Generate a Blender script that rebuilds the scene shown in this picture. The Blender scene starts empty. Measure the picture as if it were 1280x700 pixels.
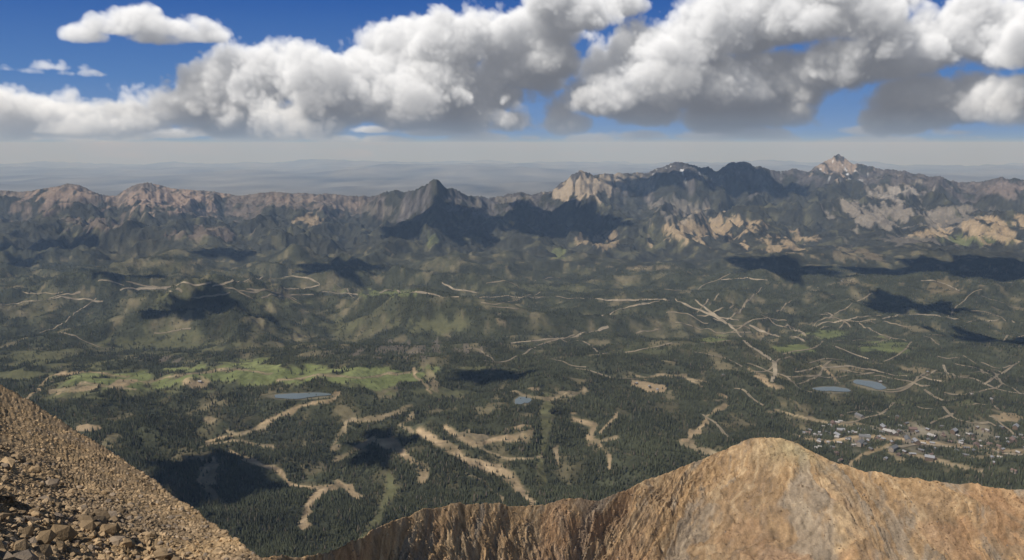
import bpy, math, random
import numpy as np
rng=np.random.default_rng(7); random.seed(7)
S=bpy.context.scene
try:
    S.view_settings.view_transform='Standard'; S.view_settings.look='None'
    S.view_settings.exposure=0; S.view_settings.gamma=1
except Exception as e: print(e)
FPX=1005.0; TH=math.radians(9.6); CT,ST=math.cos(TH),math.sin(TH)
# ---- world frame: viewpoint at z=0 (3400 m a.s.l.), valley about -1200 m
def slopes(px,py):
    v=(350-np.asarray(py,float))/FPX; den=v*ST+CT
    return (np.asarray(px,float)-640)/FPX/den, (v*CT-ST)/den
def project(x,y,z):
    d=y*CT-z*ST; v=y*ST+z*CT
    return 640+FPX*x/d, 350-FPX*v/d
# ---------------- noise
_g=rng.random(65536)*2*np.pi; GX=np.cos(_g).astype(np.float32); GY=np.sin(_g).astype(np.float32)
def pn(x,y,s=0):
    x0=np.floor(x).astype(np.int64); y0=np.floor(y).astype(np.int64)
    fx=(x-x0).astype(np.float32); fy=(y-y0).astype(np.float32)
    def g(i,j,dx,dy):
        h=((x0+i)*73856093 ^ (y0+j)*19349663 ^ (s*83492791+1013)); h=(h^(h>>13))&65535
        return GX[h]*dx+GY[h]*dy
    u=fx*fx*fx*(fx*(fx*6-15)+10); w=fy*fy*fy*(fy*(fy*6-15)+10)
    a=g(0,0,fx,fy); b=g(1,0,fx-1,fy); c=g(0,1,fx,fy-1); d=g(1,1,fx-1,fy-1)
    return 1.5*((a+(b-a)*u)*(1-w)+(c+(d-c)*u)*w)
def fbm(x,y,o=4,s=0,gain=.5):
    r=0;a=1;t=0
    for i in range(o):
        r=r+a*pn(x,y,s+i*7); t+=a; a*=gain; x=x*2.03+11.3; y=y*2.03-7.1
    return r/t*1.4
def ridged(x,y,o=4,s=0,gain=.5):
    r=0;a=1;t=0;w=1
    for i in range(o):
        n=1-np.abs(pn(x,y,s+i*7))*1.3; n=np.clip(n,0,1)**2
        r=r+a*n*w; t+=a; w=np.clip(n*1.6,0,1); a*=gain; x=x*2.07+5.3; y=y*2.07+9.1
    return r/t
def sm(a,b,x):
    t=np.clip((x-a)/(b-a),0,1); return t*t*(3-2*t)
# ---------------- mesh helpers
def grid_mesh(name,P,mats,col=None,smooth=True):
    n,m=P.shape[:2]
    i=np.arange(n*m).reshape(n,m)
    q=np.stack([i[:-1,:-1],i[:-1,1:],i[1:,1:],i[1:,:-1]],-1).reshape(-1,4)
    return raw_mesh(name,P.reshape(-1,3),q,mats,None if col is None else col.reshape(-1,col.shape[-1]),smooth)
def raw_mesh(name,V,Fc,mats,col=None,smooth=False,matidx=None,obj=True):
    me=bpy.data.meshes.new(name); k=Fc.shape[1]
    me.vertices.add(len(V)); me.vertices.foreach_set('co',np.ascontiguousarray(V,dtype=np.float32).ravel())
    me.loops.add(len(Fc)*k); me.loops.foreach_set('vertex_index',np.ascontiguousarray(Fc,dtype=np.int32).ravel())
    me.polygons.add(len(Fc)); me.polygons.foreach_set('loop_start',np.arange(len(Fc),dtype=np.int32)*k)
    me.update(calc_edges=True)
    me.polygons.foreach_set('use_smooth',np.full(len(Fc),smooth))
    if matidx is not None: me.polygons.foreach_set('material_index',np.asarray(matidx,dtype=np.int32))
    if col is not None:
        if col.shape[1]==3: col=np.concatenate([col,np.ones((len(col),1))],1)
        a=me.attributes.new('Col','FLOAT_COLOR','POINT'); a.data.foreach_set('color',np.ascontiguousarray(col,dtype=np.float32).ravel())
    for mt in mats: me.materials.append(mt)
    if not obj: return me
    o=bpy.data.objects.new(name,me); S.collection.objects.link(o); return o
# ---------------- node helper
def newmat(name):
    m=bpy.data.materials.new(name); m.use_nodes=True; nt=m.node_tree; nt.nodes.clear()
    return m,nt,nt.nodes,nt.links
def mathn(nt,op,a,b=None,clamp=False):
    n=nt.nodes.new('ShaderNodeMath'); n.operation=op; n.use_clamp=clamp
    for i,v in enumerate((a,b)):
        if v is None: continue
        if isinstance(v,(int,float)): n.inputs[i].default_value=v
        else: nt.links.new(v,n.inputs[i])
    return n.outputs[0]
def noise(nt,vec,scale,detail=4,rough=.55):
    n=nt.nodes.new('ShaderNodeTexNoise'); n.inputs['Scale'].default_value=scale
    n.inputs['Detail'].default_value=detail; n.inputs['Roughness'].default_value=rough
    nt.links.new(vec,n.inputs['Vector']); return n.outputs['Fac']
def col_mat(name,layers,rough=.9,bump=None,spec=.1):
    """attribute colour multiplied by procedural noise layers [(scale,contrast,detail)]"""
    m,nt,N,L=newmat(name)
    out=N.new('ShaderNodeOutputMaterial'); b=N.new('ShaderNodeBsdfPrincipled')
    b.inputs['Roughness'].default_value=rough; b.inputs['Specular IOR Level'].default_value=spec
    at=N.new('ShaderNodeAttribute'); at.attribute_name='Col'
    tc=N.new('ShaderNodeTexCoord'); vec=tc.outputs['Object']
    f=None
    for sc,ct,de in layers:
        n=noise(nt,vec,sc,de)
        k=mathn(nt,'ADD',mathn(nt,'MULTIPLY',mathn(nt,'SUBTRACT',n,.5),ct),1.0)
        f=k if f is None else mathn(nt,'MULTIPLY',f,k)
    vm=N.new('ShaderNodeVectorMath'); vm.operation='SCALE'
    L.new(at.outputs['Color'],vm.inputs[0]); L.new(mathn(nt,'MAXIMUM',f,.12),vm.inputs['Scale'])
    L.new(vm.outputs[0],b.inputs['Base Color'])
    if bump:
        h=None
        for sc,am,de in bump:
            n=mathn(nt,'MULTIPLY',noise(nt,vec,sc,de,.65),am)
            h=n if h is None else mathn(nt,'ADD',h,n)
        bp=N.new('ShaderNodeBump'); bp.inputs['Strength'].default_value=1; bp.inputs['Distance'].default_value=1
        L.new(h,bp.inputs['Height']); L.new(bp.outputs[0],b.inputs['Normal'])
    L.new(b.outputs[0],out.inputs[0]); return m
# ================= TERRAIN =================
Y=np.concatenate([np.linspace(120,1500,16)[:-1],1/np.linspace(1/1500,1/9000,540)[:-1],
   np.linspace(9000,20500,440)[:-1],np.geomspace(20500,185000,110)])
A=np.concatenate([np.linspace(-1.1,-.70,40)[:-1],np.linspace(-.70,.70,1350),np.linspace(.70,1.1,40)[1:]])
AA,YY=np.meshgrid(A,Y); XX=AA*YY; PXa=640+AA*1005
sky=np.array([(-400,240),(-200,236),(0,238),(25,240),(55,236),(85,230),(100,231),(125,243),(145,245),(165,232),(185,228),(215,235),(240,237),(270,240),(300,244),(340,240),(380,242),(420,243),(460,246),(490,238),(515,240),(530,232),(545,224),(560,235),(585,243),(610,248),(640,243),(650,239),(665,244),(690,238),(715,218),(727,213),(740,219),(760,217),(790,216),(815,214),(830,206),(850,204),(870,207),(895,214),(910,204),(930,202),(950,210),(975,214),(990,211),(1010,215),(1030,200),(1045,193),(1065,206),(1090,208),(1130,215),(1160,220),(1190,226),(1220,228),(1250,222),(1280,225),(1400,218),(1600,228)],float)
pxc=640+A*FPX*1.004
skyT=np.interp(pxc,sky[:,0],sky[:,1])+3.0*fbm(pxc/14.,pxc*0+3.3,4,5,.6)*sm(300,500,pxc)+1.2*fbm(pxc/16.,pxc*0+7.3,3,6)
Yc=np.interp(pxc,[0,200,450,545,640,720,850,1045,1280],[13600,14000,14500,12600,14600,14400,16000,18000,15600])
Yf=np.interp(pxc,[0,300,545,800,1000,1280],[7900,8300,8500,8500,8900,8900])+450*pn(pxc/90.,pxc*0+.5,3)
tgt=slopes(pxc,skyT)[1]
base=np.interp(YY,[0,1300,1900,2400,3000,3700,4300,4650,5100,5800,6600,8000,9500,12000,20000,26000,40000,185000],
  [-900,-980,-1040,-1090,-1130,-1150,-1165,-1185,-1300,-1340,-1350,-1370,-1380,-1400,-1500,-1750,-1950,-1950])
wx=XX+500*fbm(XX/2500,YY/2500,3,11); wy=YY+500*fbm(XX/2500,YY/2500,3,17)
vfade=sm(1500,2600,YY)*(1-sm(9000,24000,YY))
base=base+vfade*(90*fbm(wx/1500,wy/1100,4,21)+300*(ridged(wx/2600,wy/1500,5,23)-.4)*sm(4500,5800,YY)*(.5+.5*sm(850,500,PXa)))
base=base+vfade*sm(4600,5400,YY)*60*fbm(wx/500,wy/450,4,24)
base=base+sm(1500,2200,YY)*(1-sm(4000,4600,YY))*(38*fbm(wx/420,wy/520,4,27)+42*(ridged(wx/700,wy/1000,3,29)-.4))
def bump(px,py,Yd,rx,ry,h):
    global base
    sx,_=slopes(px,py); X0=sx*Yd
    d=((XX-X0)/rx)**2+((YY-Yd)/ry)**2
    d=d*(1+.5*fbm(XX/700,YY/700,3,31)); base=base+h*np.exp(-np.clip(d,0,30))
bump(540,390,5900,900,420,190); bump(300,400,6300,900,330,190); bump(90,380,7300,1000,450,200)
bump(1150,400,7600,1500,600,150); bump(760,400,6400,600,300,80); bump(640,560,3100,500,250,35); bump(220,430,5500,700,260,90); bump(900,400,6900,500,300,90)
far=sm(24000,45000,YY); base=base+far*(180*fbm(XX/9000,YY/15000,4,41)+950*sm(50000,80000,YY)*np.clip(fbm(XX/15000,YY/26000,5,43)+.05,0,1)+350*np.clip(fbm(XX/8000,YY/12000,4,45),0,1))
base=base-sm(20000,26000,YY)*(XX**2+YY**2)/(2*6.371e6)
t=np.clip((YY-Yf)/(Yc-Yf),0,1)
R=ridged(wx/2500,wy/5200,5,51,.48); R2=ridged(wx/850+3,wy/1300,4,57,.5)
s=.62*t+.38*t**2
cut=(1-t**6)*sm(0,.15,t)
s=s*(1-cut*(.80*(1-sm(.10,.75,R))))
zc=tgt*Yc
after=np.clip((YY-Yc)/5200,0,1)
s=s*(1-after)**1.3
m=(zc-(-1430))*s
m=m+sm(.03,.4,t)*(1-after)*(220*(R2-.35)*(1-t**8)+70*fbm(wx/420,wy/420,4,61)*(1-.6*t**6)+40*(ridged(XX/190,YY/190,3,67)-.4))
Z=base+m*1.0
band=(YY>10000)&(YY<22000)
for it in range(3):
    ang=np.where(band,Z/YY,-9); im=ang.argmax(0); cols=np.arange(len(A))
    yb=Y[im]; zb=base[im,cols]; cur=Z[im,cols]
    k=(tgt*yb-zb)/np.maximum(cur-zb,150); k=np.clip(k,.4,2.2)
    ker=np.ones(5)/5; k=np.convolve(np.pad(k,2,'edge'),ker,'valid')
    Z=base+(Z-base)*np.where(YY>9000,1+(k-1)*sm(.1,.7,t),1)
def colrow(a,y):
    return np.interp(a,A,np.arange(len(A))),np.interp(y,Y,np.arange(len(Y)))
def bil(F,x,y):
    x=np.asarray(x,float); y=np.asarray(y,float)
    c,r=colrow(x/y,y); c0=np.clip(c.astype(int),0,len(A)-2); r0=np.clip(r.astype(int),0,len(Y)-2)
    fc=c-c0; fr=r-r0
    return (F[r0,c0]*(1-fc)+F[r0,c0+1]*fc)*(1-fr)+(F[r0+1,c0]*(1-fc)+F[r0+1,c0+1]*fc)*fr
def unproj(px,py):
    px=np.atleast_1d(np.asarray(px,float)); py=np.atleast_1d(np.asarray(py,float))
    sx,sz=slopes(px,py); out=[]
    ys=Y[(Y>1400)&(Y<21000)]
    for a,b in zip(sx,sz):
        zt=bil(Z,a*ys,ys); d=b*ys-zt; h=np.nonzero(d<0)[0]
        if len(h)==0: i=len(ys)-1; yv=ys[i]
        else:
            i=max(h[0],1); f=d[i-1]/(d[i-1]-d[i]+1e-9); yv=ys[i-1]+np.clip(f,0,1)*(ys[i]-ys[i-1])
        out.append((a*yv,yv,b*yv))
    return np.array(out)
ponds=[(375,494,33,4.2),(653,500,9,4.5),(1040,486,19,3.8),(1088,480,15,4.8)]
pond_w=[]
for px,py,rx,ry in ponds:
    c=unproj(px,py)[0]; rxw=rx/FPX*c[1]; ryw=abs(unproj(px,py-ry)[0][1]-unproj(px,py+ry)[0][1])/2
    ryw=min(max(ryw,25),ry/FPX*c[1]*4.2)
    d=np.sqrt(((XX-c[0])/rxw)**2+((YY-c[1])/ryw)**2)
    w=1-sm(1.25,2.3,d); Z=Z*(1-w)+(c[2]-4)*w
    pond_w.append((c,rxw,ryw))
PX,PY=project(XX,YY,Z)
# ---- colours
def lerp(a,b,w): return a+(b-a)*w[...,None]
n1=fbm(XX/260,YY/260,5,71); n2=fbm(XX/900,YY/900,4,73); n3=fbm(XX/70,YY/90,3,75); n4=fbm(XX/2600,YY/2600,3,77)
n5=fbm(XX/130,YY/220,4,79)
col=np.zeros(XX.shape+(3,)); col[:]=(.048,.050,.030)
col=lerp(col,np.array((.040,.040,.030)),sm(8000,10000,YY))
col*= (1+.45*n1+.35*n3)[...,None]
col=lerp(col,np.array((.105,.09,.052)),sm(.0,.45,n5+.4*n2)*.65*(1-sm(4200,6000,YY)))
west=np.clip((700-PX)/500,-.4,1)
cl=sm(.08,.42,n2*.5+n1*.6+n5*.45+.03+.08*west)*sm(3600,4800,YY)*(1-sm(8500,10500,YY))
col=lerp(col,lerp(np.broadcast_to(np.array((.092,.086,.047)),col.shape),np.array((.13,.115,.07)),sm(-.1,.4,n5)),cl*.7)
tree_no=cl*.7
gl=sm(.18,.5,n1*.8+n5*.5-.2*n2)*sm(8000,9500,YY)*(1-sm(.55,.85,t))
col=lerp(col,np.array((.10,.095,.055)),gl*.7)
cl2=sm(.36,.6,n5+.35*n1)*sm(2200,3000,YY)*(1-sm(9000,10500,YY)); col=lerp(col,np.array((.18,.15,.09)),cl2*.55); tree_no=np.maximum(tree_no,cl2*.8)
def zone(px,py,rx,ry,c,st=1.,thr=.0,rot=0,nn=None,soft=.35):
    """world-fixed clearing/rock patch with a noisy edge"""
    global col,tree_no
    dx=PX-px; dy=PY-py
    if rot: cr,sr=math.cos(rot),math.sin(rot); dx,dy=dx*cr+dy*sr,-dx*sr+dy*cr
    d=np.sqrt((dx/rx)**2+(dy/ry)**2)
    nn=n1*.7+n3*.6+n5*.5 if nn is None else nn
    w=sm(0,soft,1-d+nn*.9-thr)*st*(d<2)
    col=lerp(col,np.array(c),w); tree_no=np.maximum(tree_no,w)
G=(.145,.162,.064); OL=(.108,.106,.054); TAN=(.33,.245,.15); TN2=(.255,.20,.125); G2=(.20,.215,.09)
for z in [(150,478,120,18,OL,.85,.05),(330,466,120,16,OL,.9,.0),(460,472,85,15,OL,.9,.0),
          (150,478,115,17,G,.85,.25),(330,466,120,15,G,.9,.12),(460,470,85,14,G,.95,.05),(90,490,60,10,OL,.9,.1),(560,490,70,7,OL,.8,.3),(230,490,120,6,OL,.7,.3),
          (440,465,60,8,G2,.8,.28),(330,458,60,6,G2,.8,.3),(120,470,60,6,G2,.7,.35),(220,462,50,5,G2,.6,.3),
          (200,430,150,22,OL,.65,.35),(60,450,80,20,OL,.7,.3),(20,470,60,7,OL,.9,0),(480,366,60,5,G,.7,.15),(540,405,60,14,OL,.8,.25),(430,405,60,14,OL,.6,.35),
          (990,437,28,6,G,.8,.1),(1105,435,45,12,G,.75,.15),(1040,418,30,7,G,.7,.2),(700,316,10,7,G,.6,.1),(680,360,120,8,OL,.5,.3),
          (1200,505,80,5,OL,.6,.3),(890,425,22,5,G,.7,.1),(230,370,60,5,OL,.7,.2),(360,378,40,5,OL,.6,.2),(1215,300,55,8,G,.6,.2),(540,298,10,9,G,.4,.1),
          (830,300,60,30,OL,.35,.4),(1180,358,45,11,(.15,.12,.07),.8,.2),(590,460,20,4,OL,.8,.1),(1150,500,130,8,OL,.5,.35),(1100,470,60,8,OL,.5,.3),(820,440,60,8,OL,.5,.3)]:
    zone(*z)
for z in [(105,486,32,3,TAN,.8,.0,-.15),(150,480,18,5,TAN,.9,.0,-.3),(245,480,20,8,TAN,.8,.15),(275,470,10,4,G,.9,0),(808,482,27,6,TAN,.85,.1,.15),(630,403,8,15,TN2,.6,.1,-.7),
          (1060,352,14,4,TN2,.5,.1),(540,475,6,12,TN2,.7,.0,-.5),(590,548,24,9,TN2,.9,.05,.1),(665,486,10,3,TAN,.7,0),(715,492,16,3,TN2,.7,0),(110,535,15,4,TAN,.9,-.2),
          (262,524,10,5,TN2,.8,.1),(1110,548,45,4,TAN,.8,.1),(1190,555,50,6,TN2,.8,.2),(1260,522,20,5,TAN,.7,.1),(900,500,25,3,TN2,.5,.2),(262,590,14,16,TN2,.8,.05),(960,515,18,3,TN2,.6,.2),
          (1060,530,25,4,TN2,.7,.2),(1150,540,60,6,(.25,.22,.18),.7,.2),(1230,570,40,6,TN2,.6,.3),(1070,462,30,5,TN2,.5,.25),(1150,462,30,4,TN2,.5,.25),(1000,470,20,4,TN2,.5,.25),(1200,470,30,4,TN2,.45,.25)]:
    zone(*z,soft=.25)
zone(1180,548,150,32,(.18,.155,.11),.6,.35,soft=.3)
# mountains: bare high ground
tr_=t-.80-.06*(1-sm(300,600,PX))-.05*sm(400,600,PX)
fr=sm(-.02,.16,fbm(XX/330,YY/700,5,81)*.55+.5*(R-.45)+tr_*1.5)*sm(.4,.6,t)*(YY<26000)
rockc=lerp(np.broadcast_to(np.array((.125,.102,.082)),col.shape),np.array((.080,.074,.070)),sm(420,520,PX)*(1-.35*sm(1000,1150,PX)))
rockc=rockc*(1+.5*n3+.5*n5)[...,None]
col=lerp(col,rockc,fr)
PK=(.24,.18,.14); LT=(.37,.28,.175); GR=(.23,.20,.165)
ns=fbm(XX/170,YY/600,5,83)*1.2+n3*.4+.7*(R2-.4)
for z in [(78,243,45,12,PK,.85,.2),(212,248,70,20,PK,.95,.2),(30,262,50,10,PK,.5,.45),(385,275,14,8,LT,.6,.1),(350,250,50,9,PK,.5,.45),(735,232,52,19,(.32,.26,.19),.9,.1),
          (790,228,30,14,GR,.6,.25),(890,288,75,24,LT,.75,.42),(980,303,60,16,LT,.65,.45),(755,300,40,10,LT,.5,.4),(850,262,60,18,GR,.5,.4),(1050,206,34,12,(.28,.22,.17),.9,.05),(1110,240,40,16,GR,.7,.25),
          (1100,268,60,20,GR,.8,.25),(1120,240,30,10,(.3,.27,.24),.6,.3),(1190,275,60,14,GR,.6,.3),(1240,287,50,20,LT,.75,.3),(1200,262,60,8,GR,.6,.3),(1255,235,40,12,(.2,.16,.14),.7,.2),(1130,300,80,10,GR,.4,.4),
          (470,262,30,8,GR,.35,.4),(640,250,30,6,GR,.4,.25),(420,258,40,8,PK,.5,.4),(600,258,20,8,GR,.4,.3),(1060,320,60,12,TN2,.4,.5),(800,335,60,5,TN2,.5,.4),(1160,292,30,6,LT,.6,.3),(250,290,80,12,PK,.4,.55),(120,280,60,12,PK,.4,.6)]:
    zone(*z,nn=ns,soft=.3)
zone(500,438,130,14,(.17,.14,.11),.6,.5,nn=fbm(XX/60,YY/400,4,85)*1.3,soft=.3)
zone(200,450,60,8,(.17,.14,.11),.6,.5,nn=fbm(XX/60,YY/400,4,86)*1.3,soft=.3)
snow=sm(.5,.58,fbm(XX/110,YY/260,4,91))*sm(.6,.8,t)*(YY<22000)*(np.exp(-((PX-1050)/30)**2)+.8*np.exp(-((PX-850)/45)**2)+.4*np.exp(-((PX-960)/30)**2))*sm(235,215,PY)
col=lerp(col,np.array((.6,.62,.65)),np.clip(snow*1.1,0,.8))
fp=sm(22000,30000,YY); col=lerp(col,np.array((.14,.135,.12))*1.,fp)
pat=fbm(XX/3000,YY/9000,4,93); col=np.where((YY>25000)[...,None],col*(1+.9*pat)[...,None],col)
# ski runs
runs=[([(530,540),(560,560),(590,578),(630,592),(655,615),(672,632)],12,TAN),([(470,550),(500,563),(520,580),(526,596)],10,TAN),
([(262,555),(320,538),(335,525),(375,508),(420,498)],5,TAN),([(290,566),(320,578),(345,585),(365,605),(400,612),(420,606)],6,TAN),
([(380,658),(385,632),(410,613),(420,606)],11,TAN),([(422,602),(447,621)],8,TAN),([(452,672),(475,640),(487,620),(490,596)],9,OL),
([(415,560),(420,545),(440,528),(490,515),(510,505)],5,TN2),([(515,518),(502,530),(520,540)],7,TN2),([(683,495),(681,520),(677,550),(672,600)],8,OL),
([(560,535),(590,556),(640,548),(650,543)],8,TAN),([(715,523),(745,530),(738,548),(755,558)],7,TAN),([(775,518),(752,540)],5,TAN),([(764,568),(766,584)],8,TAN),([(735,555),(770,548)],5,TN2),
([(855,553),(880,562),(912,574)],10,TN2),([(855,550),(872,540),(885,520),(902,507)],5,TAN),([(945,408),(950,422)],3,TN2),([(940,460),(955,472),(972,484)],5,TAN),
([(1005,545),(1040,552),(1090,542),(1160,552),(1230,560),(1290,566)],4.5,TAN),([(1060,580),(1090,560),(1110,552)],4,TAN),([(1140,566),(1180,578),(1230,590)],6,TN2),([(1030,458),(1045,478)],4.5,TAN),
([(420,575),(440,560),(470,548)],6,TN2),([(600,560),(640,575),(680,570)],4,TN2),([(340,560),(300,552),(250,560)],3.5,TN2),([(970,512),(1010,524),(1050,530)],3,TN2),([(800,470),(850,468),(870,478)],3,TN2),([(35,500),(60,470),(110,463),(160,470)],2.5,TAN),([(515,462),(530,478),(542,490)],4.5,TAN),
([(640,490),(690,500),(730,488)],3,TN2),([(270,575),(250,600),(270,622)],6,TN2),([(285,540),(300,545),(330,535)],5,TN2),([(580,590),(600,600),(640,640)],3,TN2),([(690,560),(700,580)],4,TN2),([(1108,560),(1125,575)],5,TN2),
([(180,478),(230,470),(290,462),(340,468)],2.5,TN2),([(350,478),(400,468),(450,472),(510,465)],2.5,TN2),([(60,492),(110,478),(170,488)],3,TN2)]
def seg_mask(pts,w,arr_px,arr_py):
    D=np.full(arr_px.shape,1e9)
    for (x0,y0),(x1,y1) in zip(pts[:-1],pts[1:]):
        L2=(x1-x0)**2+(y1-y0)**2; u=np.clip(((arr_px-x0)*(x1-x0)+(arr_py-y0)*(y1-y0))/L2,0,1)
        dd=np.hypot(arr_px-x0-u*(x1-x0),(arr_py-y0-u*(y1-y0))*1.15); D=np.minimum(D,dd)
    return D
for pts,w,c in runs:
    p=np.array(pts); sel=(PX>p[:,0].min()-25)&(PX<p[:,0].max()+25)&(PY>p[:,1].min()-25)&(PY<p[:,1].max()+25)&(YY<9000)&(YY>1500)
    if not sel.any(): continue
    D=seg_mask(pts,w,PX[sel]+8*n1[sel]+4*n3[sel]+7*n5[sel],PY[sel]+3*n2[sel]+3*n5[sel])
    wv=sm(w*1.0,w*.5,D*(1+.6*n1[sel]+.6*n3[sel]))*.7
    ww=sm(w*.70,w*.30,D*(1+.9*n1[sel]+.7*n3[sel]))*np.clip(.85+.5*n5[sel],.3,1)
    cc=np.array(c)*(1+.4*n3[sel]+.4*n5[sel])[:,None]
    cs_=col[sel]*(1-wv[:,None])+np.array((.13,.115,.065))*wv[:,None]
    col[sel]=cs_*(1-ww[:,None])+cc*ww[:,None]; tree_no[sel]=np.maximum(tree_no[sel],np.maximum(ww,wv*.8))
for c,rx,ry in pond_w:
    d=np.sqrt(((XX-c[0])/rx)**2+((YY-c[1])/ry)**2); w=1-sm(1.1,1.45,d)
    tree_no=np.maximum(tree_no,1-sm(1.2,1.7,d)); col=lerp(col,np.array((.20,.175,.12)),w*.7)
col=np.clip(col,.008,.9)
ground_mat=col_mat('terrain_surface',[(.004,.5,5),(.02,.9,4)],rough=.95,bump=[(.012,22,4)],spec=.02)
grid_mesh('valley_and_mountain_terrain',np.stack([XX,YY,Z],-1),[ground_mat],col)
# ---- ponds
m,nt,N,L=newmat('pond_water'); o=N.new('ShaderNodeOutputMaterial'); b=N.new('ShaderNodeBsdfPrincipled')
b.inputs['Base Color'].default_value=(.13,.155,.16,1); b.inputs['Roughness'].default_value=.35; b.inputs['Specular IOR Level'].default_value=.35; L.new(b.outputs[0],o.inputs[0]); water=m
tc=N.new('ShaderNodeTexCoord'); bp=N.new('ShaderNodeBump'); bp.inputs['Distance'].default_value=.15; L.new(noise(nt,tc.outputs['Object'],.4,3),bp.inputs['Height']); L.new(bp.outputs[0],b.inputs['Normal'])
for i,(c,rx,ry) in enumerate(pond_w):
    th=np.linspace(0,2*np.pi,65)[:-1]; rr=1+.22*np.sin(2*th+i)+.12*np.sin(3*th+2*i)+.05*np.sin(7*th)
    V=np.stack([c[0]+rx*rr*np.cos(th),c[1]+ry*rr*np.sin(th),np.full(64,c[2]-1.)],-1)
    V=np.concatenate([V,[[c[0],c[1],c[2]-1.]]]); F=np.array([(j,(j+1)%64,64) for j in range(64)])
    raw_mesh('pond',V,F,[water])
# ---- roads (draped ribbons)
road_mat=col_mat('gravel_road_surface',[(.05,.5,4)],rough=.95)
roads=[[(0,380),(40,376),(75,372),(125,376)],[(150,362),(190,360),(250,355),(262,352)],[(265,357),(290,353),(330,349),(365,346),(400,352),(405,358),(380,361),(355,359)],
[(395,366),(440,368),(490,364),(520,366),(560,370),(600,372),(690,371),(760,376),(835,373),(865,383),(905,400),(935,430),(968,450),(970,462),(964,478)],
[(860,357),(868,375),(893,395),(925,402)],[(935,408),(965,418),(1000,424),(1050,436),(1085,450)],[(985,404),(992,412),(1010,422)],[(985,408),(1040,404),(1075,398)],
[(1180,455),(1187,470),(1215,474),(1242,486),(1280,492)],[(1085,462),(1120,470),(1180,476)],[(1100,398),(1150,392),(1200,402),(1250,400)],[(550,352),(570,362),(600,366)],
[(1035,400),(1045,396),(1030,392)],[(730,445),(790,440),(840,430)],[(900,350),(940,348),(960,352)],[(60,372),(100,366)],[(1110,560),(1150,556),(1220,562),(1290,572)],
[(750,395),(800,380),(835,375)],[(1030,460),(1060,458),(1100,466)],[(640,430),(700,424),(760,408)],[(1150,350),(1170,352),(1200,362)]]
rr_=random.Random(11)
for i in range(84):
    if i<40: x,y=rr_.uniform(560,1240),rr_.uniform(350,510)
    elif i<52: x,y=rr_.uniform(20,560),rr_.uniform(345,420)
    else: x,y=rr_.uniform(860,1270),rr_.uniform(385,530)
    h=rr_.uniform(-.35,.35); p=[(x,y)]
    for k in range(rr_.randint(3,9)):
        h+=rr_.uniform(-.75,.75); h=max(-1.1,min(1.1,h)); x+=(13 if i<52 else 9)*math.cos(h); y+=6*math.sin(h); p.append((x,min(max(y,343),555)))
    roads.append(p)
def ribbon(pts,w):
    p=np.array(pts,float); q=[]
    for k in range(len(p)-1):
        n=max(2,int(np.hypot(*(p[k+1]-p[k]))/5))
        for j in range(n): q.append(p[k]+(p[k+1]-p[k])*j/n)
    q.append(p[-1]); q=np.array(q)
    q[:,1]+=3.0*fbm(q[:,0]/34,q[:,1]/34,3,5); q[:,0]+=5*fbm(q[:,0]/40,q[:,1]/12,2,8); wp=unproj(q[:,0],q[:,1])[:,:2]
    g=np.hypot(*np.diff(wp,axis=0).T); br=np.nonzero(g>450)[0]; parts=np.split(np.arange(len(wp)),br+1); out=[]
    for ix in parts:
        if len(ix)<4: continue
        w_=wp[ix].copy()
        for _ in range(3): w_[1:-1]=(w_[:-2]+2*w_[1:-1]+w_[2:])/4
        d=np.r_[0,np.cumsum(np.hypot(*np.diff(w_,axis=0).T))]; n=int(max(4,d[-1]/14)); dd=np.linspace(0,d[-1],n)
        x=np.interp(dd,d,w_[:,0]); y=np.interp(dd,d,w_[:,1]); tx=np.gradient(x); ty=np.gradient(y); l=np.hypot(tx,ty)+1e-6
        nx,ny=-ty/l,tx/l; rows=[]; wv=w*(1+.5*pn(dd/90,dd*0+.5,9))
        for s_ in (-1,-.33,.33,1):
            xx=x+nx*wv/2*s_; yy=y+ny*wv/2*s_; rows.append(np.stack([xx,yy,bil(Z,xx,yy)+2.5],-1))
        out.append(np.stack(rows,0))
    return out
roadpts=[]
for i,r in enumerate(roads):
    main=i in (3,5); extra=i>20
    for P in ribbon(r,17 if main else (10 if extra else 13)):
        c=np.zeros(P.shape); c[:]=(.25,.208,.15) if not extra else (.20,.165,.115)
        c*=(1+.5*fbm(P[...,0]/60,P[...,1]/60,3,14))[...,None]; grid_mesh('gravel_road',P,[road_mat],c); roadpts.append(P[1])
roadpts=np.concatenate(roadpts)
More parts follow.
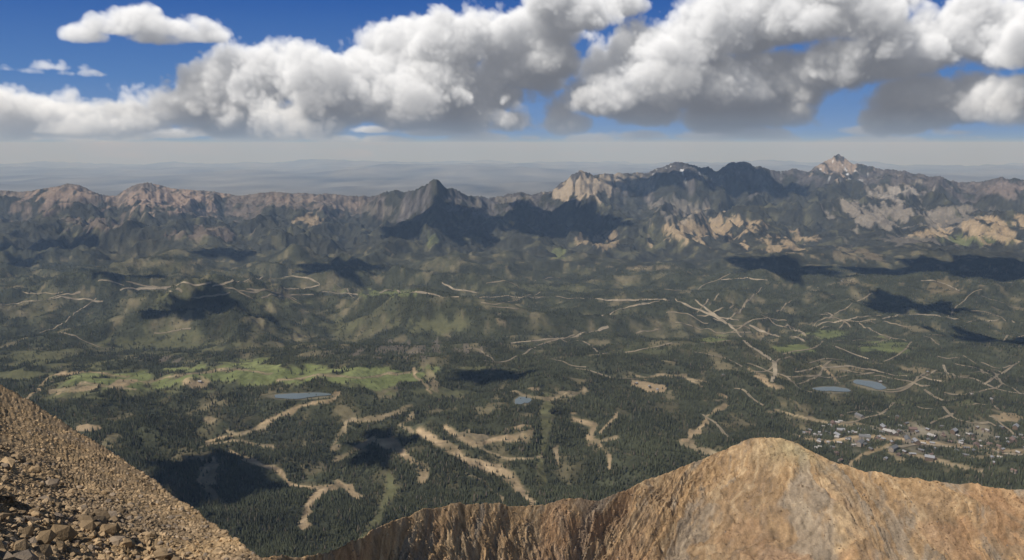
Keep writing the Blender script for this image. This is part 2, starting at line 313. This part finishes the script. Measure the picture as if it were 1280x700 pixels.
# ---- village
def gable(name,w,l,h,rc,wc):
    r=h*.55; o=.6
    hw,hl=w/2,l/2
    V=[(-hw,-hl,-3),(hw,-hl,-3),(hw,hl,-3),(-hw,hl,-3),(-hw,-hl,h),(hw,-hl,h),(hw,hl,h),(-hw,hl,h),(0,-hl,h+r),(0,hl,h+r)]
    F=[(0,1,5,4),(1,2,6,5),(2,3,7,6),(3,0,4,7)]; T=[(4,5,8),(6,7,9)]
    k=len(V); ho=hw+o*2; lo=hl+o*2; rr=r+.3; dz=-r*(o*2)/hw
    V+=[(-ho,-lo,h+dz+.3),(0,-lo,h+rr),(0,lo,h+rr),(-ho,lo,h+dz+.3),(ho,-lo,h+dz+.3),(ho,lo,h+dz+.3)]
    RF=[(k,k+1,k+2,k+3),(k+1,k+4,k+5,k+2)]
    WF=[]
    for side in (-1,1):
        nwin=max(2,int(l/5))
        for fl in range(max(1,int(h/3))):
            for j in range(nwin):
                yc=-hl+l*(j+.5)/nwin; zc_=1.2+fl*3; k=len(V); x=side*(hw+.03)
                V+=[(x,yc-.8,zc_),(x,yc+.8,zc_),(x,yc+.8,zc_+1.3),(x,yc-.8,zc_+1.3)]; WF.append((k,k+1,k+2,k+3))
    me=bpy.data.meshes.new(name); me.from_pydata(V,[],F+T+RF+WF); 
    for mt in (wc,rc,glass): me.materials.append(mt)
    for i,p in enumerate(me.polygons):
        p.material_index=0 if i<len(F)+len(T) else (1 if i<len(F)+len(T)+2 else 2)
    return me
def flat(name,c,r=.8):
    m,nt,N,L=newmat(name); o=N.new('ShaderNodeOutputMaterial'); b=N.new('ShaderNodeBsdfPrincipled'); b.inputs['Roughness'].default_value=r
    tc=N.new('ShaderNodeTexCoord'); n=noise(nt,tc.outputs['Object'],.6,3); vm=N.new('ShaderNodeVectorMath'); vm.operation='SCALE'; vm.inputs[0].default_value=c
    L.new(mathn(nt,'ADD',n,.5),vm.inputs['Scale']); L.new(vm.outputs[0],b.inputs['Base Color']); L.new(b.outputs[0],o.inputs[0]); return m
glass=flat('window_glass',(.04,.05,.06),.1)
walls=[flat('timber_wall',(.13,.09,.06)),flat('pale_wall',(.24,.20,.16)),flat('brown_wall',(.10,.07,.05))]
roofs=[flat('metal_roof',(.24,.24,.25),.6),flat('brown_roof',(.15,.10,.08)),flat('grey_roof',(.13,.13,.13)),flat('light_roof',(.32,.30,.28),.7)]
meshes=[gable('mountain_house',random.uniform(9,13),random.uniform(13,20),random.choice([5,7]),roofs[i%4],walls[i%3]) for i in range(8)]
lodges=[gable('ski_lodge',18,random.uniform(28,42),11,roofs[(i+1)%4],walls[i%3]) for i in range(4)]
pp=[]
for i in range(130):
    px=random.uniform(1005,1285); py=random.gauss(540+(px-1000)*.06,14)
    if py<515 or py>600: continue
    pp.append((px,py,random.random()<.14))
pp+=[(795,480,0),(812,484,0),(822,488,0),(1052,352,0),(250,478,0),(1100,478,0),(1160,466,0),(1240,500,0),(1215,494,0),(905,470,0)]
W=unproj([p[0] for p in pp],[p[1] for p in pp])
for p,w in zip(pp,W):
    lg=p[2]; o=bpy.data.objects.new('ski_lodge' if lg else 'mountain_house',random.choice(lodges if lg else meshes))
    o.location=(w[0],w[1],float(bil(Z,w[0],w[1]))+1.5); o.rotation_euler[2]=random.uniform(0,3.14); S.collection.objects.link(o)
# ---- forest: one mesh
NT=500000
u=rng.random(NT); ty=1/(1/1750.+(1/8800.-1/1750.)*u); ty=np.where(rng.random(NT)<.35,np.sqrt(rng.random(NT)*(8800**2-3500**2)+3500**2),ty)
ta=rng.uniform(-.74,.74,NT); tx=ta*ty
tn=bil(tree_no,tx,ty); dens=.66+1.1*fbm(tx/160,ty/160,4,97)+.6*fbm(tx/45,ty/45,2,98)
keep=(rng.random(NT)<np.clip(dens,.08,1))&(rng.random(NT)>np.clip(tn*1.25,0,.985))
tx,ty=tx[keep],ty[keep]
rk=np.unique((np.round(roadpts[:,0]/20).astype(np.int64)*100003+np.round(roadpts[:,1]/20).astype(np.int64)))
kk=np.round(tx/20).astype(np.int64)*100003+np.round(ty/20).astype(np.int64)
keep=~np.isin(kk,rk); tx,ty=tx[keep],ty[keep]; tz=bil(Z,tx,ty); n=len(tx); print('trees',n)
hh=rng.uniform(9,19,n)*(1+.3*fbm(tx/200,ty/200,2,99)); rd=hh*rng.uniform(.15,.24,n)
K=5; ang=rng.random(n)*6.28
ring=[]
for k in range(K):
    aa=ang+k*2*np.pi/K; r_=rd*rng.uniform(.75,1.2,n)
    ring.append(np.stack([tx+r_*np.cos(aa),ty+r_*np.sin(aa),tz+hh*.1],-1))
top=np.stack([tx+rng.normal(0,.3,n),ty,tz+hh],-1)
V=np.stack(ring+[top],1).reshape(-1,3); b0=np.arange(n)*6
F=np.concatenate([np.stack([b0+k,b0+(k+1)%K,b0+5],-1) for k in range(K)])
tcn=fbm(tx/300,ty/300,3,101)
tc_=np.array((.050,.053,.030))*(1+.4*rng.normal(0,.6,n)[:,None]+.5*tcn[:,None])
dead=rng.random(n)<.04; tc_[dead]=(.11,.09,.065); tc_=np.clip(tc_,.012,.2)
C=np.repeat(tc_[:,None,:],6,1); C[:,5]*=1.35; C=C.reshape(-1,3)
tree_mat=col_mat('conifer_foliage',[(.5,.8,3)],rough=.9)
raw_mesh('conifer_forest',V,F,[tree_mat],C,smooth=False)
# ================= FAR ROCKY RIDGE (450-700 m away) =================
def smooth1(a,k):
    ker=np.hanning(k+2)[1:-1]; ker/=ker.sum(); return np.convolve(np.pad(a,k//2,'edge'),ker,'valid')
cr=np.array([(100,720,300),(250,704,330),(350,697,360),(400,693,380),(430,684,420),(470,662,460),(520,641,500),(560,631,530),(600,629,555),(650,632,590),(680,632,605),(705,623,620),(740,625,635),(760,622,650),(800,604,680),(860,580,710),(900,564,725),(926,553,725),(938,548,720),(955,547,712),(978,548,700),(1000,555,686),(1012,562,680),(1050,581,660),(1080,590,645),(1150,599,620),(1220,606,600),(1280,614,580),(1400,630,550),(1560,650,520),(1750,680,490)],float)
NU=1900; cu=np.linspace(100,1750,NU)
cpy=smooth1(np.interp(cu,cr[:,0],cr[:,1]),9); cY=smooth1(np.interp(cu,cr[:,0],cr[:,2]),61)
sx,sz=slopes(cu,cpy); CX,CY_,CZ=sx*cY,cY,sz*cY
dxh=smooth1(np.interp(cu,[100,400,650,760,900,960,1020,1280,1750],[0,0,-.15,-.6,-.7,-.1,.45,.55,.4]),121)
l=np.hypot(dxh,1); dxh,dyh=dxh/l,-1/l
front=np.concatenate([[0],np.geomspace(.004,1,420)]); back=-np.geomspace(.006,1,60)[::-1]
T=np.concatenate([back,front]); Tf=T[:,None]
tt=np.where(Tf>=0,Tf*230,Tf*900)+0*cu
FX=CX+dxh*np.clip(tt,0,None); FY=CY_+dyh*np.clip(tt,0,None)-np.clip(tt,None,0)
at=np.clip(tt,0,None)
FZ=CZ-.70*at+.9*np.clip(tt,None,0)
uw=np.r_[0,np.cumsum(np.hypot(np.diff(CX),np.diff(CY_)))][None,:]+0*tt
env=sm(0,20,at); lf=.5+.5*sm(640,850,cu)
un=uw+20*fbm(uw/50,tt/60,5,111)+.2*tt
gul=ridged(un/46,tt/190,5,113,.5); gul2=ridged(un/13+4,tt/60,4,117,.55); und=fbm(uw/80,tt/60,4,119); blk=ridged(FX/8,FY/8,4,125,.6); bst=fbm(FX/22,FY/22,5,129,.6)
FZ=FZ+lf*(11*(gul-.42))*(.08+.92*env)+lf*2.6*(gul2-.4)*(.2+.8*env)+9*und*env+5*bst*env+1.5*fbm(FX/5,FY/5,4,121)*(.4+.6*env)+2.4*(blk-.4)*(.3+.7*env)*sm(-.15,.25,bst)+1.0*(ridged(FX/3.1,FY/3.1,2,123)-.4)*(.4+.6*env)
FZ=FZ+2.2*fbm(uw/14,uw*0+.5,3,127)*(1-env)*(1-np.exp(-((cu-955)/40)**2))
nn1=fbm(uw/60,tt/60,4,141); nn2=fbm(un/7,tt/90,5,143,.62); nn3=fbm(FX/4,FY/4,4,145); nn4=fbm(un/24,tt/200,4,147); nn5=fbm(un/2.6,tt/28,3,149); nn6=fbm(FX/14,FY/14,5,153,.6)
fc=np.zeros(FX.shape+(3,)); fc[:]=(.345,.225,.12)
fc=lerp(fc,np.array((.45,.325,.195)),sm(.0,.35,.7*nn2+.5*nn6)*.8)
fc=lerp(fc,np.array((.22,.155,.10)),sm(.0,.36,-.7*nn2-.4*nn6+.3*nn1)*.7)
fc=lerp(fc,np.array((.27,.23,.18)),sm(.08,.34,nn4-.3*nn6)*.65)
fc=lerp(fc,np.array((.36,.20,.10)),sm(.1,.45,nn1+.3*nn2)*.5)
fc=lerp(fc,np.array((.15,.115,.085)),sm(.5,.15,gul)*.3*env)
fc=lerp(fc,np.array((.17,.135,.105)),np.exp(-((cu-730)/38)**2)*sm(-.3,.3,nn6+.4*nn2)*.65)
fc=lerp(fc,np.array((.20,.145,.095)),np.exp(-((cu-1022+.0*at)/14)**2)*sm(-.3,.3,nn2)*.5)
fc=lerp(fc,np.array((.33,.27,.16)),np.exp(-((cu-985)/30)**2)*np.exp(-((at-10)/14)**2)*.85)
fc*= (1+.4*nn3+.3*nn5)[...,None]; fc=np.clip(fc,.03,.6)
fg_mat=col_mat('ridge_rock',[(.12,.5,6),(.9,.8,5)],rough=.95,bump=[(.25,2.2,6),(1.2,.6,4)],spec=.05)
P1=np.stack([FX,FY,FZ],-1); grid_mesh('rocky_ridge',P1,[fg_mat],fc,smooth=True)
# ================= NEAR SCREE SLOPE (left) =================
H0=12.
sc=np.array([(-700,200,420),(-400,300,340),(-150,400,290),(0,475,240),(60,514,180),(130,560,125),(200,610,90),(260,655,66),(305,689,53),(345,718,47),(420,775,42),(520,850,38),(700,960,34)],float)
NS=1100; su=np.linspace(-700,700,NS); spy=smooth1(np.interp(su,sc[:,0],sc[:,1]),25)+1.5*fbm(su/35.,su*0+.4,4,171); sY=smooth1(np.interp(su,sc[:,0],sc[:,2]),61)
ssx,ssz=slopes(su,spy); ssx=(su-640)/FPX/.955
g_=ssz+H0/sY
r1=np.linspace(0,1,420); r2=1+np.geomspace(.004,3,70)
RT=np.concatenate([r1,r2])[:,None]
iy=1/12.+(1/sY-1/12.)*np.clip(RT,0,1)
SY=np.where(RT<=1,1/iy,sY*(1+(RT-1)*.6)); SX=ssx*SY
SZ=-H0+g_*SY-np.where(RT>1,(SY-sY)*.9,0)
sxx,syy=SX,SY
SZ=SZ+1.3*fbm(sxx/16,syy/16,4,173)*sm(10,30,SY)*(.25+.75*sm(0,.15,np.abs(RT-1)))+.32*fbm(sxx/3,syy/3,4,175)+.28*(ridged(sxx/1.7,syy/1.7,3,177)-.4)
sn=fbm(sxx/12,syy/12,4,181); sn2=fbm(sxx/2.2,syy/2.2,4,183)
scol=np.zeros(SX.shape+(3,)); scol[:]=(.345,.245,.145)
scol=lerp(scol,np.array((.25,.185,.12)),sm(0,.5,sn)*.7); scol=lerp(scol,np.array((.40,.275,.15)),sm(0,.5,-sn)*.7)
scol=np.clip(scol*(1+.5*sn2)[...,None],.04,.6)
sm_mat=col_mat('scree_gravel',[(1.2,.8,6),(6,.9,5)],rough=.95,bump=[(1.5,.5,6),(8,.10,4)],spec=.05)
P2=np.stack([SX,SY,SZ],-1); grid_mesh('scree_slope',P2,[sm_mat],scol,smooth=True)
# ---- rocks
t_=(1+5**.5)/2
ico=np.array([(-1,t_,0),(1,t_,0),(-1,-t_,0),(1,-t_,0),(0,-1,t_),(0,1,t_),(0,-1,-t_),(0,1,-t_),(t_,0,-1),(t_,0,1),(-t_,0,-1),(-t_,0,1)])/math.hypot(1,t_)
icf=np.array([(0,11,5),(0,5,1),(0,1,7),(0,7,10),(0,10,11),(1,5,9),(5,11,4),(11,10,2),(10,7,6),(7,1,8),(3,9,4),(3,4,2),(3,2,6),(3,6,8),(3,8,9),(4,9,5),(2,4,11),(6,2,10),(8,6,7),(9,8,1)])
rock_mat=col_mat('rubble_rock',[(2.,.6,4)],rough=.9,bump=[(6,.06,3)],spec=.1)
def rocks(name,P,CC,ui,ti,smin,smax,powr,dark=1.,clump=0.,cs=9.):
    n=len(ui); u0=np.clip(ui.astype(int),0,P.shape[1]-2); i0=np.clip(ti.astype(int),0,P.shape[0]-2); fu=(ui-u0)[:,None]; ft=(ti-i0)[:,None]
    p=(P[i0,u0]*(1-fu)+P[i0,u0+1]*fu)*(1-ft)+(P[i0+1,u0]*(1-fu)+P[i0+1,u0+1]*fu)*ft
    cc=CC[i0,u0]; sz_=smin+(smax-smin)*rng.random(n)**powr
    if clump:
        cn=fbm(p[:,0]/cs,p[:,1]/cs,3,151); kp=rng.random(n)<(1-clump)+clump*sm(-.05,.35,cn); p,cc,sz_=p[kp],cc[kp],sz_[kp]; n=len(p)
    V=ico[None]*rng.uniform(.6,1.25,(n,12,1)); V=V*rng.uniform(.5,1.3,(n,1,3))
    q=rng.normal(size=(n,4)); q/=np.linalg.norm(q,axis=1)[:,None]; w,x,y,z=q.T
    Rm=np.stack([1-2*(y*y+z*z),2*(x*y-z*w),2*(x*z+y*w),2*(x*y+z*w),1-2*(x*x+z*z),2*(y*z-x*w),2*(x*z-y*w),2*(y*z+x*w),1-2*(x*x+y*y)],-1).reshape(n,3,3)
    V=np.einsum('nij,nkj->nki',Rm,V)*sz_[:,None,None]*.5; V[...,2]*=.75; V=V+p[:,None,:]+np.array((0,0,.1))*sz_[:,None,None]
    F=(icf[None]+12*np.arange(n)[:,None,None]).reshape(-1,3)
    c=cc*(rng.uniform(.65,1.3,(n,1)))*dark; c=lerp(c,np.array((.22,.19,.165)),(rng.random(n)<.15)*.5)
    C=np.repeat(np.clip(c,.03,.6)[:,None],12,1).reshape(-1,3)
    raw_mesh(name,V.reshape(-1,3),F,[rock_mat],C)
def su_i(px,n): return np.interp(rng.uniform(px[0],px[1],n),su,np.arange(NS))
n=60000; rocks('scree_rubble',P2,scol,su_i((-130,345),n),419*(.15+.85*rng.random(n)),.08,.42,2.2)
n=26000; rocks('scree_stones',P2,scol,su_i((-130,345),n),419*(.2+.8*rng.random(n)**.8),.25,.75,2.5,.95,.5)
n=4600; rocks('boulders',P2,scol,su_i((-130,210),n),419*(.15+.75*rng.random(n)),.5,1.7,2.2,.8,.85,14)
n=45000; rocks('ridge_rubble',P1,fc,rng.uniform(0,NU-2,n),60+np.interp(rng.random(n)*.75,front,np.arange(len(front))),.4,2.2,3.2,.85,.6,30)
# ================= SUN + SKY =================
Lv=np.array((-.50,-.42,.72)); Lv/=np.linalg.norm(Lv)
from mathutils import Vector
sd=bpy.data.lights.new('sun','SUN'); sd.energy=4.7; sd.angle=math.radians(.5); sd.color=(1,.95,.87)
so=bpy.data.objects.new('sun',sd); so.rotation_euler=Vector(Lv).to_track_quat('Z','Y').to_euler(); so.location=(0,0,500); S.collection.objects.link(so)
w=bpy.data.worlds.new('World'); S.world=w; w.use_nodes=True; nt=w.node_tree; nt.nodes.clear()
o=nt.nodes.new('ShaderNodeOutputWorld'); bg=nt.nodes.new('ShaderNodeBackground'); st=nt.nodes.new('ShaderNodeTexSky'); st.sky_type='NISHITA'
st.sun_disc=False; st.sun_elevation=math.asin(Lv[2]); st.sun_rotation=math.atan2(Lv[0],Lv[1]); st.altitude=3400; bg.inputs[1].default_value=.075
nt.links.new(st.outputs[0],bg.inputs[0]); nt.links.new(bg.outputs[0],o.inputs[0])
# ---- overhead clouds that shade the land
cm,nt,N,L=newmat('cloud_white'); o=N.new('ShaderNodeOutputMaterial'); b=N.new('ShaderNodeBsdfDiffuse'); b.inputs[0].default_value=(.8,.8,.82,1); L.new(b.outputs[0],o.inputs[0])
def overhead(px,py,rx,ry,alt,seed):
    a=unproj([px,px,px],[py-ry,py,py+ry]); c=a[1]; ryw=max(abs(a[0][1]-a[2][1])/2,rx/FPX*c[1]*.35); ryw=min(ryw,rx/FPX*c[1]*1.6); rxw=rx/FPX*c[1]
    k=(alt-c[2])/Lv[2]; c=np.array([c[0],(a[0][1]+a[2][1])/2,c[2]])+Lv*k
    th=np.linspace(0,2*np.pi,181); ph=np.linspace(-1,1,41)
    TT,PP=np.meshgrid(th,ph); cx,cy=np.cos(TT),np.sin(TT)
    rr=1+.9*fbm(cx*1.8+seed*7.7,cy*1.8+seed*3.1,5,161,.6)
    pr=np.sqrt(np.clip(1-PP**2,0,1)); h=min(rxw,ryw)*.35
    bum=1+.25*fbm(cx*4+seed,cy*4+PP*2,4,163)
    P=np.stack([c[0]+rxw*rr*pr*cx*bum,c[1]+ryw*rr*pr*cy*bum,c[2]+np.where(PP>0,h,h*.25)*PP*bum],-1)
    grid_mesh('cloud',P,[cm])
for i,z in enumerate([(540,266,75,30,3600),(695,275,66,32,3600),(840,224,60,14,4300),(285,318,26,8,2900),(60,302,42,13,2900),(265,384,75,12,1900),(245,600,80,28,1100),(480,560,40,17,1100),
     (1195,335,100,14,3000),(960,232,60,14,4500),(120,345,50,9,2500),(20,330,30,10,2500),(620,470,60,8,1700),(1240,425,60,9,2000),(1130,380,60,9,2300),(960,330,60,9,3000),(420,330,50,8,2900)]): overhead(*z,seed=i+1)  # a few on the right are added for extra shadow
# ---- haze layer: real homogeneous scattering air
m,nt,N,L=newmat('haze_air'); o=N.new('ShaderNodeOutputMaterial'); vs=N.new('ShaderNodeVolumeScatter')
vs.inputs['Color'].default_value=(.46,.66,1,1); vs.inputs['Density'].default_value=2.1e-5; vs.inputs['Anisotropy'].default_value=.0
L.new(vs.outputs[0],o.inputs['Volume'])
bx=np.array([(x,y,z) for x in (-230000,230000) for y in (-30000,225000) for z in (-9000,400)],float)
bf=np.array([(0,1,3,2),(4,6,7,5),(0,4,5,1),(2,3,7,6),(0,2,6,4),(1,5,7,3)])
raw_mesh('haze',bx,bf,[m])
# ---- sky dome section with cumulus (direction space, cloud light, self-shadow and horizon fade baked into emissive colour)
du=1.1; azu=np.arange(-745,745,du); elu=np.arange(245,-75,-du)
Wn,Hn,Nn=len(azu),len(elu),34; dz_=4.5
def bs_mat(n_out,cell,off):
    x=np.arange(n_out)/cell+off; n_in=int(x.max())+4; M=np.zeros((n_out,n_in),np.float32); i=x.astype(int); f=x-i
    w=[(1-f)**3/6,(3*f**3-6*f**2+4)/6,(-3*f**3+3*f**2+3*f+1)/6,f**3/6]
    for k in range(4): M[np.arange(n_out),i+k]=w[k]
    return M
def vnoise(cell,sx_=1.):
    Mx=bs_mat(Wn,cell*sx_/du,rng.random()); My=bs_mat(Hn,cell/du,rng.random()); Mz=bs_mat(Nn,max(cell/dz_,1.01),rng.random())
    g=rng.normal(size=(Mx.shape[1],My.shape[1],Mz.shape[1])).astype(np.float32)
    g=g@Mz.T; g=np.einsum('hy,xyz->xhz',My,g,optimize=True); g=np.tensordot(Mx,g,(1,0))
    return g/g.std()
def a_e(px,py):
    a,b=slopes(px,py); return math.atan(a)*1005, math.atan(b/math.hypot(1,a))*1005
field=np.full((Wn,Hn,Nn),-2.,np.float32)
zz=np.arange(Nn)*dz_
def lump(px,py,r,z=70,fx=1.25,fy=.85,flat=.55,wk=1.,base_=None,neg=1.):
    a,e=a_e(px,py); R=r*2.2
    i0,i1=np.searchsorted(azu,[a-R*fx,a+R*fx]); sel=(elu<e+R)&(elu>e-R); j=np.nonzero(sel)[0]
    if len(j)==0 or i1<=i0: return
    j0,j1=j[0],j[-1]+1
    dx=(azu[i0:i1]-a)/(r*fx); dy=(elu[j0:j1]-e)/(r*fy); dy=np.where(dy<0,dy/flat,dy); dzz=(zz-z)/(r*1.)
    d=np.sqrt(dx[:,None,None]**2+dy[None,:,None]**2+dzz[None,None,:]**2)
    k=min(1,r/38.)*wk
    v=1-d; v=np.where(v>0,v*k,v*max(k,.8))
    if base_:
        eb=a_e(px,base_)[1]; v=v-np.clip((eb-elu[j0:j1])/9.,0,3)[None,:,None]
    field[i0:i1,j0:j1]=np.maximum(field[i0:i1,j0:j1],v.astype(np.float32))
LP=[(265,128,52),(330,112,54),(390,116,52),(215,140,38),(300,150,52),(370,150,52),(180,152,32),(425,140,46),
(455,92,42),(500,75,46),(560,62,50),(620,52,53),(680,38,50),(735,22,48),(780,5,34),(470,130,52),(540,118,62),(600,125,54),(520,145,50),(580,150,44),(645,95,42),(695,80,38),
(775,85,42),(820,66,54),(880,50,60),(940,35,60),(1000,30,60),(1060,20,56),(1095,0,36),(850,110,54),(920,110,58),(985,105,52),(1035,85,42),(900,145,40),(960,145,34),(750,125,40),(800,140,40),
(1135,78,42),(1180,60,54),(1240,50,58),(1300,60,60),(1155,120,36),(1200,135,46),(1260,130,48),(1320,130,50),(1130,150,24),
(15,138,38),(60,148,38),(110,152,38),(150,150,36),(-40,135,42),(-100,120,50),(700,157,28),(20,160,30),(80,168,28),(640,155,30),
(1380,70,70),(1450,90,60),(-180,120,50)]
for i,p in enumerate(LP): lump(*p,z=75+25*math.sin(i*2.3),base_=169+6*math.sin(i*1.7))
for i in range(95):   # far low band of small cumulus
    px=-150+i*17+random.uniform(-12,12); lump(px,random.choice([166,174,181,186,190])+random.uniform(-4,4),random.uniform(8,17),z=135,fx=random.uniform(1.8,3.4),fy=.55,wk=2.6)
for p in [(105,44,22),(140,36,24),(175,30,28),(215,36,24),(245,44,20),(190,48,18)]: lump(*p,z=60,fx=1.5,fy=.65,wk=.9)
for p in [(20,88,16),(60,84,17),(90,92,12)]: lump(*p,z=60,fx=2.4,fy=.6,wk=.95)
f=field
f=f+.19*vnoise(46)
for cell,am in ((28,.18),(14,.12),(6.5,.075),(3.6,.045)): f=f+am*(np.abs(vnoise(cell))-.8)
D=np.clip((f-.005)*2.9,0,1)
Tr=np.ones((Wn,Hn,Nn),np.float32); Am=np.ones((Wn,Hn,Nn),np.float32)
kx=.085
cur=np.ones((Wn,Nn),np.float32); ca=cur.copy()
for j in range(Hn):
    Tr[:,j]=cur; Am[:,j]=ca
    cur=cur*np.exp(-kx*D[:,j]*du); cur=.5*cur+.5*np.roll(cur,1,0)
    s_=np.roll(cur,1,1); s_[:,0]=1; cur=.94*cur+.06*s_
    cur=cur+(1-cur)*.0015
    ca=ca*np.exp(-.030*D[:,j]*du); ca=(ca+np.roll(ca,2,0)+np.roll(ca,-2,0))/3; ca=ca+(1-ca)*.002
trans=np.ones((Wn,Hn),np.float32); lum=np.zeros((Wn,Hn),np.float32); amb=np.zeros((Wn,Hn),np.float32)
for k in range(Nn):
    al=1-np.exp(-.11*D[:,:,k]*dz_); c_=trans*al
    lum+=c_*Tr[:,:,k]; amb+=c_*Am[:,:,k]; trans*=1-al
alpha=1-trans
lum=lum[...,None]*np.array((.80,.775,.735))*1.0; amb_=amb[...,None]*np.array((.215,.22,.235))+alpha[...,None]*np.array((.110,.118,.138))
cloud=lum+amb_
E=elu[None,:]+0*azu[:,None]; el_deg=np.degrees(E/1005)
g1=np.array((.022,.10,.37)); g2=np.array((.085,.205,.48)); g3=np.array((.20,.32,.56))
u=np.clip((el_deg+.5)/10.5,0,1)[...,None]
skyc=np.where(u>.45,g2+(g1-g2)*(u-.45)/.55,g3+(g2-g3)*u/.45)
vf=np.clip(1-(el_deg-.0)/2.2,0,1)[...,None]
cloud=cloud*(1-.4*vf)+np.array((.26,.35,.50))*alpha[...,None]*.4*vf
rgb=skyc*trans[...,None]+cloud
edge=sm(0,60,745-np.abs(azu))[:,None]*sm(0,25,245-E)
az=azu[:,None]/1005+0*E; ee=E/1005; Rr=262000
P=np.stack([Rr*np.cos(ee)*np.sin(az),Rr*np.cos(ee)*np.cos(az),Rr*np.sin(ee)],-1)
m,nt,N,L=newmat('sky_baked_cumulus'); o=N.new('ShaderNodeOutputMaterial'); em=N.new('ShaderNodeEmission'); tr=N.new('ShaderNodeBsdfTransparent'); mx=N.new('ShaderNodeMixShader')
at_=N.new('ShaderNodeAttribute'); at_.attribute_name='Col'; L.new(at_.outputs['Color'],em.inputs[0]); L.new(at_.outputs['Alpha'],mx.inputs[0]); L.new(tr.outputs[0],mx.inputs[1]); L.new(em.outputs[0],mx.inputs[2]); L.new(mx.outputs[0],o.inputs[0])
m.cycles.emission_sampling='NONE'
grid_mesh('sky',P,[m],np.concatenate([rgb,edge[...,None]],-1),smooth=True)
# ================= CAMERA =================
cd=bpy.data.cameras.new('camera'); cd.lens=36*FPX/1280; cd.sensor_width=36; cd.clip_start=1; cd.clip_end=600000
co=bpy.data.objects.new('camera',cd); co.rotation_euler=(math.radians(90)-TH,0,0); S.collection.objects.link(co); S.camera=co
